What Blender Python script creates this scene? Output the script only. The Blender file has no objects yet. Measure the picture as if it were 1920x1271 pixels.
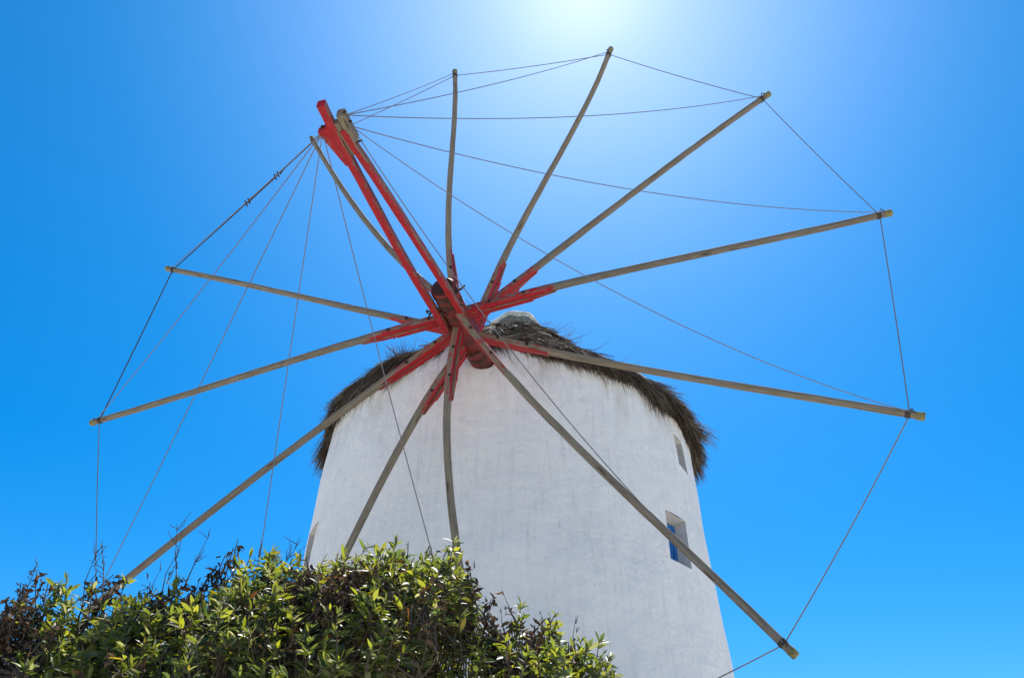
import bpy, math, random
import numpy as np
from mathutils import Vector, Matrix
random.seed(7); rng = np.random.default_rng(7)
S = bpy.context.scene
COL = S.collection
# ------------------------------------------------------------------ camera
cam_data = bpy.data.cameras.new('camera'); cam = bpy.data.objects.new('camera', cam_data); COL.objects.link(cam)
cam_data.sensor_width = 36.0; cam_data.lens = 29.31; cam_data.clip_start = 0.05; cam_data.clip_end = 6000
Rr, Ur, Fr = (0.99984, -0.01054, 0.01471), (-0.0181, -0.58222, 0.81283), (0.0, 0.81297, 0.58231)
cam.matrix_world = Matrix(((Rr[0], Ur[0], -Fr[0], 0), (Rr[1], Ur[1], -Fr[1], 0), (Rr[2], Ur[2], -Fr[2], 1.6), (0, 0, 0, 1)))
S.camera = cam
# ------------------------------------------------------------------ sky, sun, exposure
SUN_EL, SUN_AZ = math.radians(59.0), math.radians(8.0)      # azimuth from +Y towards +X
sun_dir = Vector((math.sin(SUN_AZ) * math.cos(SUN_EL), math.cos(SUN_AZ) * math.cos(SUN_EL), math.sin(SUN_EL)))
W = bpy.data.worlds.new('World'); S.world = W; W.use_nodes = True
nt = W.node_tree; nt.nodes.clear()
def N(t, **k):
    n = nt.nodes.new(t)
    for a, b in k.items(): setattr(n, a, b)
    return n
sky = N('ShaderNodeTexSky', sky_type='NISHITA', sun_disc=False)
sky.sun_elevation = SUN_EL; sky.sun_rotation = SUN_AZ
sky.air_density = 1.0; sky.dust_density = 0.2; sky.ozone_density = 6.0
hs = N('ShaderNodeHueSaturation'); hs.inputs['Saturation'].default_value = 1.4; hs.inputs['Hue'].default_value = 0.497
nt.links.new(sky.outputs[0], hs.inputs['Color'])
# bright aureole round the sun (forward scattering)
tc = N('ShaderNodeTexCoord'); dp = N('ShaderNodeVectorMath', operation='DOT_PRODUCT'); dp.inputs[1].default_value = sun_dir
nt.links.new(tc.outputs['Generated'], dp.inputs[0])
def powered(e, k):
    m = N('ShaderNodeMath', operation='MAXIMUM'); m.inputs[1].default_value = 0; nt.links.new(dp.outputs['Value'], m.inputs[0])
    p = N('ShaderNodeMath', operation='POWER'); p.inputs[1].default_value = e; nt.links.new(m.outputs[0], p.inputs[0])
    q = N('ShaderNodeMath', operation='MULTIPLY'); q.inputs[1].default_value = k; nt.links.new(p.outputs[0], q.inputs[0]); return q
prev = hs
for e, k, tn in ((7, 1.2, (.36, 1.05, 1.6)), (34, 1.4, (1.0, .80, .8)), (300, 1.6, (1.0, .8, .7))):
    q = powered(e, k); tint = N('ShaderNodeVectorMath', operation='SCALE'); tint.inputs[0].default_value = tn; nt.links.new(q.outputs[0], tint.inputs['Scale'])
    ad = N('ShaderNodeVectorMath', operation='ADD'); nt.links.new(prev.outputs[0], ad.inputs[0]); nt.links.new(tint.outputs[0], ad.inputs[1]); prev = ad
bg = N('ShaderNodeBackground'); bg.inputs['Strength'].default_value = 0.08
nt.links.new(ad.outputs[0], bg.inputs['Color'])
wo = N('ShaderNodeOutputWorld'); nt.links.new(bg.outputs[0], wo.inputs['Surface'])
sd = bpy.data.lights.new('sun', 'SUN'); sd.energy = 4.5; sd.angle = math.radians(0.53); sd.color = (1.0, 0.955, 0.88)
so = bpy.data.objects.new('sun', sd); COL.objects.link(so); so.location = (10, 40, 60)
so.rotation_euler = (-sun_dir).to_track_quat('-Z', 'Y').to_euler()
S.view_settings.view_transform = 'Standard'; S.view_settings.look = 'None'; S.view_settings.gamma = 1
S.view_settings.use_curve_mapping = False; S.view_settings.exposure = 0.97

# ------------------------------------------------------------------ materials
def newmat(name):
    m = bpy.data.materials.new(name); m.use_nodes = True
    t = m.node_tree; t.nodes.clear(); return m, t
class G:                                               # small node-graph helper
    def __init__(s, name):
        s.m, s.t = newmat(name)
    def n(s, typ, ins=None, **k):
        n = s.t.nodes.new(typ)
        for a, b in k.items(): setattr(n, a, b)
        for a, b in (ins or {}).items():
            if isinstance(b, tuple) and len(b) == 2 and hasattr(b[0], 'outputs'): s.t.links.new(b[0].outputs[b[1]], n.inputs[a])
            elif hasattr(b, 'outputs'): s.t.links.new(b.outputs[0], n.inputs[a])
            else: n.inputs[a].default_value = b
        return n
    def math(s, op, a, b=0.0, clamp=False):
        return s.n('ShaderNodeMath', {0: a, 1: b}, operation=op, use_clamp=clamp)
    def coord(s, scale, out='Object'):
        tc = s.n('ShaderNodeTexCoord')
        return s.n('ShaderNodeMapping', {'Vector': (tc, out), 'Scale': scale})
    def noise(s, vec, scale=5, detail=4, rough=.55, dist=0):
        return s.n('ShaderNodeTexNoise', {'Vector': vec, 'Scale': scale, 'Detail': detail, 'Roughness': rough, 'Distortion': dist})
    def ramp(s, fac, stops):
        r = s.n('ShaderNodeValToRGB', {'Fac': fac}); e = r.color_ramp.elements
        while len(e) < len(stops): e.new(.5)
        for el, (p, c) in zip(e, stops): el.position = p; el.color = (*c, 1) if len(c) == 3 else c
        return r
    def mix(s, f, a, b, mode='MIX'):
        return s.n('ShaderNodeMixRGB', {'Fac': f, 'Color1': a if not isinstance(a, tuple) or len(a) != 3 else (*a, 1), 'Color2': b if not isinstance(b, tuple) or len(b) != 3 else (*b, 1)}, blend_type=mode)
    def bump(s, h, strength=.3, dist=.01, normal=None):
        d = {'Height': h, 'Strength': strength, 'Distance': dist}
        if normal: d['Normal'] = normal
        return s.n('ShaderNodeBump', d)
    def out(s, color, rough=.8, bump=None, metal=0, spec=.3):
        d = {'Base Color': color if hasattr(color, 'outputs') else (*color, 1), 'Roughness': rough, 'Metallic': metal, 'Specular IOR Level': spec}
        if bump: d['Normal'] = bump
        b = s.n('ShaderNodeBsdfPrincipled', d)
        s.n('ShaderNodeOutputMaterial', {'Surface': b}); return s.m

def mat_plaster():
    g = G('whitewashed_plaster')
    v = g.coord((7, 7, .55)); st = g.noise(v, 2.2, 6, .65)
    v2 = g.coord((1, 1, 1)); big = g.noise(v2, .8, 5, .6); fine = g.noise(v2, 38, 5, .7)
    c = g.ramp(st, [(.26, (.63, .61, .58)), (.46, (.765, .75, .725)), (.7, (.80, .785, .765))])
    c = g.mix(g.math('MULTIPLY', big, .55), c, g.ramp(big, [(.35, (.745, .72, .69)), (.65, (.825, .81, .79))]))
    # rain-washed ochre stain under the roof edge
    sep = g.n('ShaderNodeSeparateXYZ', {0: (g.n('ShaderNodeTexCoord'), 'Object')})
    topm = g.n('ShaderNodeMapRange', {'Value': (sep, 2), 'From Min': 7.2, 'From Max': 8.15})
    stain = g.math('MULTIPLY', g.math('MULTIPLY', topm, st), g.ramp(g.noise(g.coord((3, 3, .8)), 2, 4), [(.45, (0, 0, 0)), (.7, (1, 1, 1))]), True)
    c = g.mix(stain, c, (.42, .33, .22))
    # small pits / scuffs
    pit = g.ramp(g.noise(g.coord((14, 14, 2.6)), 3.2, 3, .6), [(.26, (1, 1, 1)), (.34, (0, 0, 0))])
    c = g.mix(g.math('MULTIPLY', pit, .45), c, (.33, .28, .23))
    lumps = g.noise(v2, 4.5, 4, .55); h = g.math('ADD', g.math('ADD', g.math('MULTIPLY', st, .45), g.math('MULTIPLY', fine, .3)), g.math('MULTIPLY', lumps, 1.0))
    b = g.bump(h, .6, .03); b2 = g.bump(big, .6, .16, b)
    return g.out(c, .92, b2, spec=.15)

def mat_wood(paint, name, face=2, wear0=.27, wear1=.18):
    """weathered grey timber, grain along local X, with flaking red paint towards the hub (paint = reach in m)"""
    g = G(name)
    oi = g.n('ShaderNodeObjectInfo')
    tc = g.n('ShaderNodeTexCoord')
    gc = g.n('ShaderNodeAttribute', attribute_name='grain_axis')     # straightened coordinates: x along the timber
    off = g.n('ShaderNodeVectorMath', {0: (gc, 'Vector'), 1: g.n('ShaderNodeCombineXYZ', {0: g.math('MULTIPLY', (oi, 'Random'), 37)})}, operation='ADD')
    mg = g.n('ShaderNodeMapping', {'Vector': off, 'Scale': (1.3, 26, 26)})
    grain = g.noise(mg, 2.6, 4, .6, .3)
    patch = g.noise(g.n('ShaderNodeMapping', {'Vector': off, 'Scale': (1.2, 7, 7)}), 1.6, 4, .6)
    c = g.ramp(grain, [(.25, (.05, .042, .034)), (.45, (.14, .123, .10)), (.6, (.215, .195, .165)), (.8, (.33, .31, .27))])
    c = g.mix(g.math('MULTIPLY', patch, .6), c, (.25, .205, .14))
    crack = g.ramp(g.noise(g.n('ShaderNodeMapping', {'Vector': off, 'Scale': (.7, 40, 40)}), 2.4, 3, .5), [(.3, (1, 1, 1)), (.37, (0, 0, 0))])
    c = g.mix(g.math('MULTIPLY', crack, .6), c, (.04, .035, .03))
    knot = g.ramp(g.n('ShaderNodeTexVoronoi', {'Vector': g.n('ShaderNodeMapping', {'Vector': off, 'Scale': (1.6, 9, 9)}), 'Scale': 1.3}), [(.10, (1, 1, 1)), (.2, (0, 0, 0))])
    c = g.mix(g.math('MULTIPLY', knot, .75), c, (.05, .035, .025))
    c = g.mix(1.0, c, g.ramp((oi, 'Random'), [(0, (.78, .78, .8)), (1, (1.18, 1.12, 1.02))]), 'MULTIPLY')
    h = grain
    if paint:
        sx = g.n('ShaderNodeSeparateXYZ', {0: (gc, 'Vector')}); sn = g.n('ShaderNodeSeparateXYZ', {0: (tc, 'Normal')})
        flake = g.noise(g.n('ShaderNodeMapping', {'Vector': off, 'Scale': (3.0, 22, 22)}), 2.2, 5, .65)
        ragged = g.noise(g.n('ShaderNodeMapping', {'Vector': off, 'Scale': (6, 14, 14)}), 1.5, 4, .6)
        # 1 inside the painted reach
        edge = g.math('SUBTRACT', paint, g.math('ADD', (sx, 0), g.math('MULTIPLY', g.math('SUBTRACT', ragged, .5), .5)))
        inside = g.math('MULTIPLY', edge, 12, True)
        front = g.n('ShaderNodeMapRange', {'Value': (sn, face), 'From Min': .35, 'From Max': .8})      # weather side
        wear = g.math('ADD', g.math('MULTIPLY', front, g.math('ADD', g.math('MULTIPLY', (oi, 'Random'), .12), wear1)), wear0)
        keep = g.math('MULTIPLY', g.math('SUBTRACT', flake, wear), 16, True)
        mask = g.math('MULTIPLY', inside, keep)
        red = g.ramp(ragged, [(.3, (.24, .006, .010)), (.7, (.42, .008, .013))])
        red = g.mix(g.math('MULTIPLY', grain, .3), red, (.22, .01, .02))
        c = g.mix(mask, c, red)
        h = g.math('ADD', grain, g.math('MULTIPLY', mask, .5))
        rough = g.n('ShaderNodeMapRange', {'Value': mask, 'To Min': .9, 'To Max': .5})
        return g.out(c, rough, g.bump(h, .5, .003), spec=.3)
    return g.out(c, .9, g.bump(h, .5, .003), spec=.2)

def simple(name, c1, c2, scale=12, rough=.7, metal=0, bump=.3, dist=.004, stretch=(1, 1, 1), spec=.3):
    g = G(name); v = g.coord(stretch); n = g.noise(v, scale, 5, .6)
    return g.out(g.ramp(n, [(.3, c1), (.7, c2)]), rough, g.bump(n, bump, dist), metal, spec)

def mat_leaf(name, sat=1.0, trans=.45):
    g = G(name)
    a = g.n('ShaderNodeAttribute', attribute_name='tint')
    geo = g.n('ShaderNodeNewGeometry')
    c = g.mix((geo, 'Backfacing'), (a, 0), g.mix(.5, (a, 0), (.20, .22, .12)))     # paler underside
    b = g.n('ShaderNodeBsdfPrincipled', {'Base Color': c, 'Roughness': .47, 'Specular IOR Level': .45})
    tcol = g.n('ShaderNodeHueSaturation', {'Color': (a, 0), 'Saturation': 1.1, 'Value': 2.8, 'Hue': .485})
    t = g.n('ShaderNodeBsdfTranslucent', {'Color': tcol})
    mx = g.n('ShaderNodeMixShader', {0: trans, 1: b, 2: t})
    g.n('ShaderNodeOutputMaterial', {'Surface': mx}); return g.m

def mat_attr(name, rough=.9, spec=.1, trans=0):
    g = G(name); a = g.n('ShaderNodeAttribute', attribute_name='tint')
    b = g.n('ShaderNodeBsdfPrincipled', {'Base Color': (a, 0), 'Roughness': rough, 'Specular IOR Level': spec})
    if trans:
        t = g.n('ShaderNodeBsdfTranslucent', {'Color': (a, 0)}); b = g.n('ShaderNodeMixShader', {0: trans, 1: b, 2: t})
    g.n('ShaderNodeOutputMaterial', {'Surface': b}); return g.m

M_PLASTER = mat_plaster()
M_SPOKE = mat_wood(1.28, 'weathered_pole_with_red_paint')
M_SPLINT = mat_wood(9.0, 'red_painted_board')
M_BEAM = mat_wood(9.0, 'flaking_red_beam', 1, .30, .14)
M_TIP = simple('lichen_end_grain', (.10, .09, .04), (.30, .27, .12), 40, .95)
M_GREY = mat_wood(0, 'bare_grey_timber')
M_AXLE = simple('rusty_red_axle', (.045, .018, .014), (.25, .024, .02), 4.5, .6, 0, .5, .01, (1, 1, 1))
M_IRON = simple('dark_iron', (.03, .022, .018), (.10, .05, .035), 25, .6, .6)
M_CABLE = simple('steel_cable', (.12, .115, .12), (.22, .21, .215), 60, .9, 0, spec=.05)
M_REVEAL = simple('shade_grey_reveal', (.42, .41, .39), (.56, .55, .53), 9, .95, 0, .4, .01)  # plaster lining greyer than the wall: the recess shade is put into its colour
M_DARKROPE = simple('tarred_rope', (.02, .018, .016), (.07, .06, .05), 60, .85)
M_TEAL = simple('teal_cord', (.02, .16, .12), (.04, .25, .2), 60, .8)
M_BLUE = simple('blue_painted_wood', (.012, .10, .33), (.02, .16, .46), 9, .5, 0, .3, .004, (8, 8, 1))
M_GLASS = simple('dusty_window_glass', (.03, .04, .05), (.07, .085, .1), 5, .12, 0, .05)
M_THATCH = mat_attr('dry_brushwood_thatch', .85, .12, .12)
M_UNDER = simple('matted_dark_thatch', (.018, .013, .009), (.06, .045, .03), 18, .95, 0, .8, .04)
M_CAP = simple('cream_lime_cap', (.52, .46, .34), (.74, .69, .57), 7, .92, 0, .5, .03)
M_LICHEN = simple('lichened_mortar', (.09, .085, .05), (.36, .34, .26), 22, .95, 0, .9, .04)
M_BARK = simple('grey_brown_bark', (.045, .03, .022), (.16, .125, .095), 30, .9, 0, .6, .006)
M_LEAF = mat_leaf('glossy_shrub_leaf')
M_DEAD = mat_attr('withered_brown_leaf', .75, .15, .25)
M_GROUND = simple('pale_dusty_ground', (.45, .40, .33), (.60, .55, .47), 1.4, .95, 0, .6, .05)

# ------------------------------------------------------------------ helpers
def tag(o, label=None, cat=None, group=None, kind=None):
    for k, v in (('label', label), ('category', cat), ('group', group), ('kind', kind)):
        if v: o[k] = v
    return o
class MB:
    def __init__(s): s.v = []; s.f = []; s.mi = []; s.cur = 0
    def add(s, vs, fs):
        b = len(s.v); s.v += [tuple(x) for x in vs]; s.f += [tuple(b + i for i in f) for f in fs]; s.mi += [s.cur] * len(fs)
    def build(s, name, mats, parent=None, smooth=True, angle=40):
        me = bpy.data.meshes.new(name); me.from_pydata(s.v, [], s.f)
        if not isinstance(mats, (list, tuple)): mats = [mats]
        for m in mats: me.materials.append(m)
        me.polygons.foreach_set('material_index', s.mi)
        if smooth:
            me.polygons.foreach_set('use_smooth', [True] * len(s.f))
            if angle: me.set_sharp_from_angle(angle=math.radians(angle))
        me.update(); o = bpy.data.objects.new(name, me); COL.objects.link(o); o.parent = parent
        return o
    def tube(s, pts, radii, seg=8, sq=None, cap=True, up=None, jit=0):
        """swept tube; sq[i] in 0..1 squares the section"""
        pts = [Vector(p) for p in pts]; n = len(pts)
        if not hasattr(radii, '__len__'): radii = [radii] * n
        vs = []; up = Vector(up or (0, 0, 1)); U = None
        for i, p in enumerate(pts):
            t = (pts[min(i + 1, n - 1)] - pts[max(i - 1, 0)]).normalized()
            if U is None:
                if abs(t.dot(up)) > .95: up = Vector((1, 0, 0))
                U = (up - t * up.dot(t)).normalized()
            else: U = (U - t * U.dot(t)).normalized()
            V = t.cross(U)
            for k in range(seg):
                a = 2 * math.pi * (k + .5) / seg; c, d = math.cos(a), math.sin(a); r = radii[i]
                if sq is not None and sq[i] > 0:
                    m = max(abs(c), abs(d)); r *= (1 - sq[i]) + sq[i] * min(1 / m, 1.27)
                if jit: r *= 1 + random.uniform(-jit, jit)
                vs.append(p + U * (r * c) + V * (r * d))
        fs = [(i * seg + k, i * seg + (k + 1) % seg, (i + 1) * seg + (k + 1) % seg, (i + 1) * seg + k) for i in range(n - 1) for k in range(seg)]
        if cap: fs += [tuple(range(seg))[::-1], tuple((n - 1) * seg + k for k in range(seg))]
        s.add(vs, fs)
    def board(s, prof, y0, y1, bev=.006):
        """extruded outline: prof = [(x, z)...] counter-clockwise seen from -Y, from y0 to y1, softened edges"""
        n = len(prof); cx = sum(p[0] for p in prof) / n; cz = sum(p[1] for p in prof) / n
        def ins(p):
            dx, dz = cx - p[0], cz - p[1]; 
            return (p[0] + math.copysign(min(bev, abs(dx)), dx), p[1] + math.copysign(min(bev, abs(dz)), dz))
        a = [(*(ins(p)[:1]), y0, ins(p)[1]) for p in prof]; b = [(p[0], y0 + bev, p[1]) for p in prof]
        c = [(p[0], y1 - bev, p[1]) for p in prof]; d = [(ins(p)[0], y1, ins(p)[1]) for p in prof]
        vs = a + b + c + d; fs = [tuple(range(n)), tuple(3 * n + k for k in range(n))[::-1]]
        for L in range(3):
            for k in range(n):
                k2 = (k + 1) % n; fs.append((L * n + k2, L * n + k, (L + 1) * n + k, (L + 1) * n + k2))
        s.add(vs, fs)
    def box(s, c, h, rot=None, bev=.15):
        """box with chamfered edges, centre c, half sizes h"""
        import itertools
        c = Vector(c); b = min(h) * bev; R = rot or Matrix.Identity(3)
        vs = []; fs = []
        # 24-vertex chamfer box
        idx = {}
        for sx, sy, sz in itertools.product((-1, 1), repeat=3):
            for ax in range(3):
                p = [sx * (h[0] - b), sy * (h[1] - b), sz * (h[2] - b)]; p[ax] = (sx, sy, sz)[ax] * h[ax]
                idx[(sx, sy, sz, ax)] = len(vs); vs.append(c + R @ Vector(p))
        o = [(-1, -1), (1, -1), (1, 1), (-1, 1)]
        for ax in range(3):
            for sg in (-1, 1):
                q = []
                for u, v in o:
                    t = [0, 0, 0]; t[ax] = sg; t[(ax + 1) % 3] = u; t[(ax + 2) % 3] = v; q.append(idx[(*t, ax)])
                fs.append(tuple(q if sg > 0 else q[::-1]))
            for u, v in ((-1, -1), (-1, 1), (1, -1), (1, 1)):
                a1, a2 = (ax + 1) % 3, (ax + 2) % 3; q = []
                for e, face in ((-1, a1), (1, a1), (1, a2), (-1, a2)):
                    t = [0, 0, 0]; t[ax] = e; t[a1] = u; t[a2] = v; q.append(idx[(*t, face)])
                fs.append(tuple(q if u * v < 0 else q[::-1]))
        for sx, sy, sz in itertools.product((-1, 1), repeat=3):
            q = [idx[(sx, sy, sz, a)] for a in range(3)]; fs.append(tuple(q if sx * sy * sz > 0 else q[::-1]))
        s.add(vs, fs)
def grain(o, co=None):
    me = o.data; at = me.attributes.new('grain_axis', 'FLOAT_VECTOR', 'POINT')
    if co is None: co = [tuple(v.co) for v in me.vertices]
    at.data.foreach_set('vector', np.array(co, np.float32).ravel()); return o
def straight(cl, vs, seg):
    out = []; L = 0
    for i, c in enumerate(cl):
        if i: L += (cl[i] - cl[i - 1]).length
        for k in range(seg): v = vs[i * seg + k]; out.append((L, v[1] - c[1], v[2] - c[2]))
    return out
def np_mesh(name, V, F, tint, mat, parent=None, smooth=False):
    """V (n,3), F (m,k) same-size faces, tint (m,3) one colour per face"""
    me = bpy.data.meshes.new(name); k = F.shape[1]
    me.vertices.add(len(V)); me.vertices.foreach_set('co', V.astype(np.float32).ravel())
    me.loops.add(F.size); me.loops.foreach_set('vertex_index', F.astype(np.int32).ravel())
    me.polygons.add(len(F)); me.polygons.foreach_set('loop_start', np.arange(0, F.size, k, dtype=np.int32))
    me.update(calc_edges=True)
    if smooth: me.polygons.foreach_set('use_smooth', np.ones(len(F), bool))
    at = me.attributes.new('tint', 'FLOAT_COLOR', 'FACE')
    at.data.foreach_set('color', np.hstack([tint, np.ones((len(F), 1))]).astype(np.float32).ravel())
    me.materials.append(mat); me.validate()
    o = bpy.data.objects.new(name, me); COL.objects.link(o); o.parent = parent; return o
def empty(name, mw):
    o = bpy.data.objects.new(name, None); COL.objects.link(o); o.matrix_world = mw; o.empty_display_size = .3; return o
def unit(a): return a / np.maximum(np.linalg.norm(a, axis=-1, keepdims=True), 1e-9)

# ------------------------------------------------------------------ ground
g = MB(); NR = 64
rings = [0, 3, 6, 10, 16, 25, 40, 70, 120, 250, 600, 1500, 4000]
g.v.append((0, 8, 0))
for r in rings[1:]:
    for k in range(NR):
        a = 2 * math.pi * k / NR
        g.v.append((r * math.cos(a), 8 + r * math.sin(a), (random.uniform(-.03, .03) if r > 10 else 0) * min(r / 10, 10) - max(0, r - 60) * .012))
for k in range(NR): g.f.append((0, 1 + k, 1 + (k + 1) % NR)); g.mi.append(0)
for j in range(len(rings) - 2):
    b = 1 + j * NR
    for k in range(NR): g.f.append((b + k, b + NR + k, b + NR + (k + 1) % NR, b + (k + 1) % NR)); g.mi.append(0)
tag(g.build('ground', M_GROUND, None), kind='structure')

# ------------------------------------------------------------------ windmill tower
TX, TY = -0.003, 12.639
WR, WZ, WK = 2.953, 8.45, .0581                       # wall radius at the top, wall top height, taper
def wr(z): return WR + WK * (WZ - z)
tower = empty('windmill_tower', Matrix.Translation((TX, TY, 0)))
tag(tower, 'round whitewashed windmill tower with a shaggy brown thatched roof and small deep windows', 'windmill')
def cyl(az, r, z):                                    # azimuth from -Y (towards the camera) to +X, degrees
    a = math.radians(az); return (r * math.sin(a), -r * math.cos(a), z)
WINS = [(42.3, 51.5, 5.58, 6.26, 'blue'), (54.0, 61.3, 7.20, 7.72, 'blank'), (-71.0, -60.2, 5.30, 6.34, 'grey')]
azs = set(np.round(np.arange(-180, 180, 3.0), 3).tolist()); zs = set(np.round(np.linspace(0, WZ, 34), 3).tolist())
for a0, a1, z0, z1, k in WINS:
    azs = {a for a in azs if min(abs(a - a0), abs(a - a1)) > 1.2} | {a0, a1}
    zs = {z for z in zs if min(abs(z - z0), abs(z - z1)) > .07} | {z0, z1}
azs = sorted(azs); zs = sorted(zs)
m = MB(); na = len(azs)
def undul(az, z): return .012 * math.sin(az * .11 + z * 1.3) + .009 * math.sin(az * .31 - z * 2.1 + 1) + .006 * math.sin(z * 5 + az * .05) + .12 * math.exp(-((az + 11) / 13) ** 2 - ((z - 8.05) / .5) ** 2)   # thicker masonry round the axle
for z in zs:
    for a in azs: m.v.append(cyl(a, wr(z) + undul(a, z), z))
for j in range(len(zs) - 1):
    for i in range(na):
        a, z = azs[i], zs[j]
        if any(a0 <= a < a1 and z0 <= z < z1 for a0, a1, z0, z1, _ in WINS): continue
        i2 = (i + 1) % na; m.f.append((j * na + i, j * na + i2, (j + 1) * na + i2, (j + 1) * na + i)); m.mi.append(0)
m.build('wall', M_PLASTER, tower, angle=0)
for a0, a1, z0, z1, kind in WINS:
    w = MB(); D = {'blue': .27, 'blank': .42, 'grey': .30}[kind]
    zi0 = z0 + .01; zi1 = z1 - .05
    n = 3
    A = [a0 + (a1 - a0) * i / n for i in range(n + 1)]
    def o(a, z): return cyl(a, wr(z) + undul(a, z), z)
    def inn(a, z, d=D): return cyl(a0 + (a1 - a0) * (.5 + (a - (a0 + a1) / 2) / (a1 - a0) * .95), wr(z) - d, z)
    def strip(P, Q):                                     # P, Q lists of points -> quads
        k = len(P); w.add(P + Q, [(i, i + 1, k + i + 1, k + i) for i in range(k - 1)])
    bot = [o(a, z0) for a in A]; top = [o(a, z1) for a in A]
    # sides follow the wall rows so that no gap opens
    rows = [z for z in zs if z0 <= z <= z1]
    L = [o(a0, z) for z in rows]; Rr_ = [o(a1, z) for z in rows]
    zin = lambda z: zi0 + (z - z0) / (z1 - z0) * (zi1 - zi0)
    bot = [L[0], Rr_[0]]; top = [L[-1], Rr_[-1]]
    strip(L, [inn(a0, zin(z)) for z in rows]); strip([inn(a1, zin(z)) for z in rows], Rr_)
    strip([inn(a0, zi0), inn(a1, zi0)], bot); strip(top, [inn(a0, zi1), inn(a1, zi1)])
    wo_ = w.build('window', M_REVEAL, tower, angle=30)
    # frame and what fills it
    ca = (a0 + a1) / 2; d = D - .06; r = wr((z0 + z1) / 2) - d
    hw = math.radians(a1 - a0) / 2 * r; hh = (zi1 - zi0) / 2; cz = (zi0 + zi1) / 2
    aa = math.radians(ca); rot = Matrix.Rotation(aa, 3, 'Z'); ctr = Vector(cyl(ca, r, cz))
    fm = MB(); mt = {'blue': M_BLUE, 'blank': M_GREY, 'grey': M_GREY}[kind]
    t = .035
    for sx in (-1, 1): fm.box(ctr + rot @ Vector((sx * (hw - t), 0, 0)), (t, .03, hh), rot)
    for sz in (-1, 1): fm.box(ctr + Vector((0, 0, sz * (hh - t))), (hw - 2 * t + .001, .028, t), rot)
    grain(fm.build('frame', mt, wo_, angle=30))
    if kind == 'blue':
        for sx in (-1, 1):
            p = MB(); p.box(ctr + rot @ Vector((sx * (hw - 2 * t) / 2, .002, 0)), ((hw - 2 * t) / 2 - .004, .018, hh - 2 * t - .003), rot)
            p.box(ctr + rot @ Vector((sx * (hw - 2 * t) / 2, -.022, hh * .2)), ((hw - 2 * t) / 2 - .012, .008, .03), rot)
            p.build('shutter', M_BLUE, wo_, angle=30)
    else:
        p = MB(); p.box(ctr + rot @ Vector((0, .004, 0)), (hw - 2 * t, .008, hh - 2 * t), rot); p.build('pane', M_GLASS, wo_, angle=30)
        p = MB(); p.box(ctr, (.012, .02, hh - 2 * t), rot); grain(p.build('glazing_bar', mt, wo_, angle=30))

# roof: dark under-thatch, courses of brushwood, plaster cap
PROF = [(2.90, 8.30), (2.99, 8.33), (3.05, 8.42), (3.00, 8.52), (2.86, 8.64), (2.52, 8.88), (2.10, 9.24), (1.60, 9.70), (1.10, 10.18), (.60, 10.66), (.3, 10.90)]
pr = np.array(PROF)
seg_l = np.concatenate([[0], np.cumsum(np.hypot(*(np.diff(pr, axis=0)).T))])
def roof_at(s):                                        # s = distance along the profile from the eave
    return np.interp(s, seg_l, pr[:, 0]), np.interp(s, seg_l, pr[:, 1])
m = MB(); NA = 96
AX0 = math.radians(-16.5)                                # azimuth where the axle comes out
def eave_drop(a, z):                                     # the thatch hangs lower and wider away from the axle
    da = np.abs((np.asarray(a) - AX0 + math.pi) % (2 * math.pi) - math.pi); k = np.clip(1 - (np.asarray(z) - 8.4) / 1.2, 0, 1) * np.clip((da - .15) / 1.0, 0, 1)
    return -.26 * k, .06 * k
def lump(a, z): return .035 * math.sin(a * 7 + z * 3) + .03 * math.sin(a * 13 - z * 5 + 2) + .02 * math.sin(a * 29 + 1)
for r, z in PROF:
    for k in range(NA):
        a = 2 * math.pi * k / NA; dz, dr = eave_drop(a, z); rr_ = r - .07 + lump(a, z) * min(1, r) + float(dr)
        m.v.append((rr_ * math.sin(a), -rr_ * math.cos(a), z + float(dz)))
for j in range(len(PROF) - 1):
    for k in range(NA):
        k2 = (k + 1) % NA; m.f.append((j * NA + k, j * NA + k2, (j + 1) * NA + k2, (j + 1) * NA + k)); m.mi.append(0)
m.add([(0, 0, 10.95)], []); c0 = len(m.v) - 1
for k in range(NA): m.f.append(((len(PROF) - 1) * NA + k, (len(PROF) - 1) * NA + (k + 1) % NA, c0)); m.mi.append(0)
roof = m.build('roof', M_UNDER, tower, angle=0)
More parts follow.
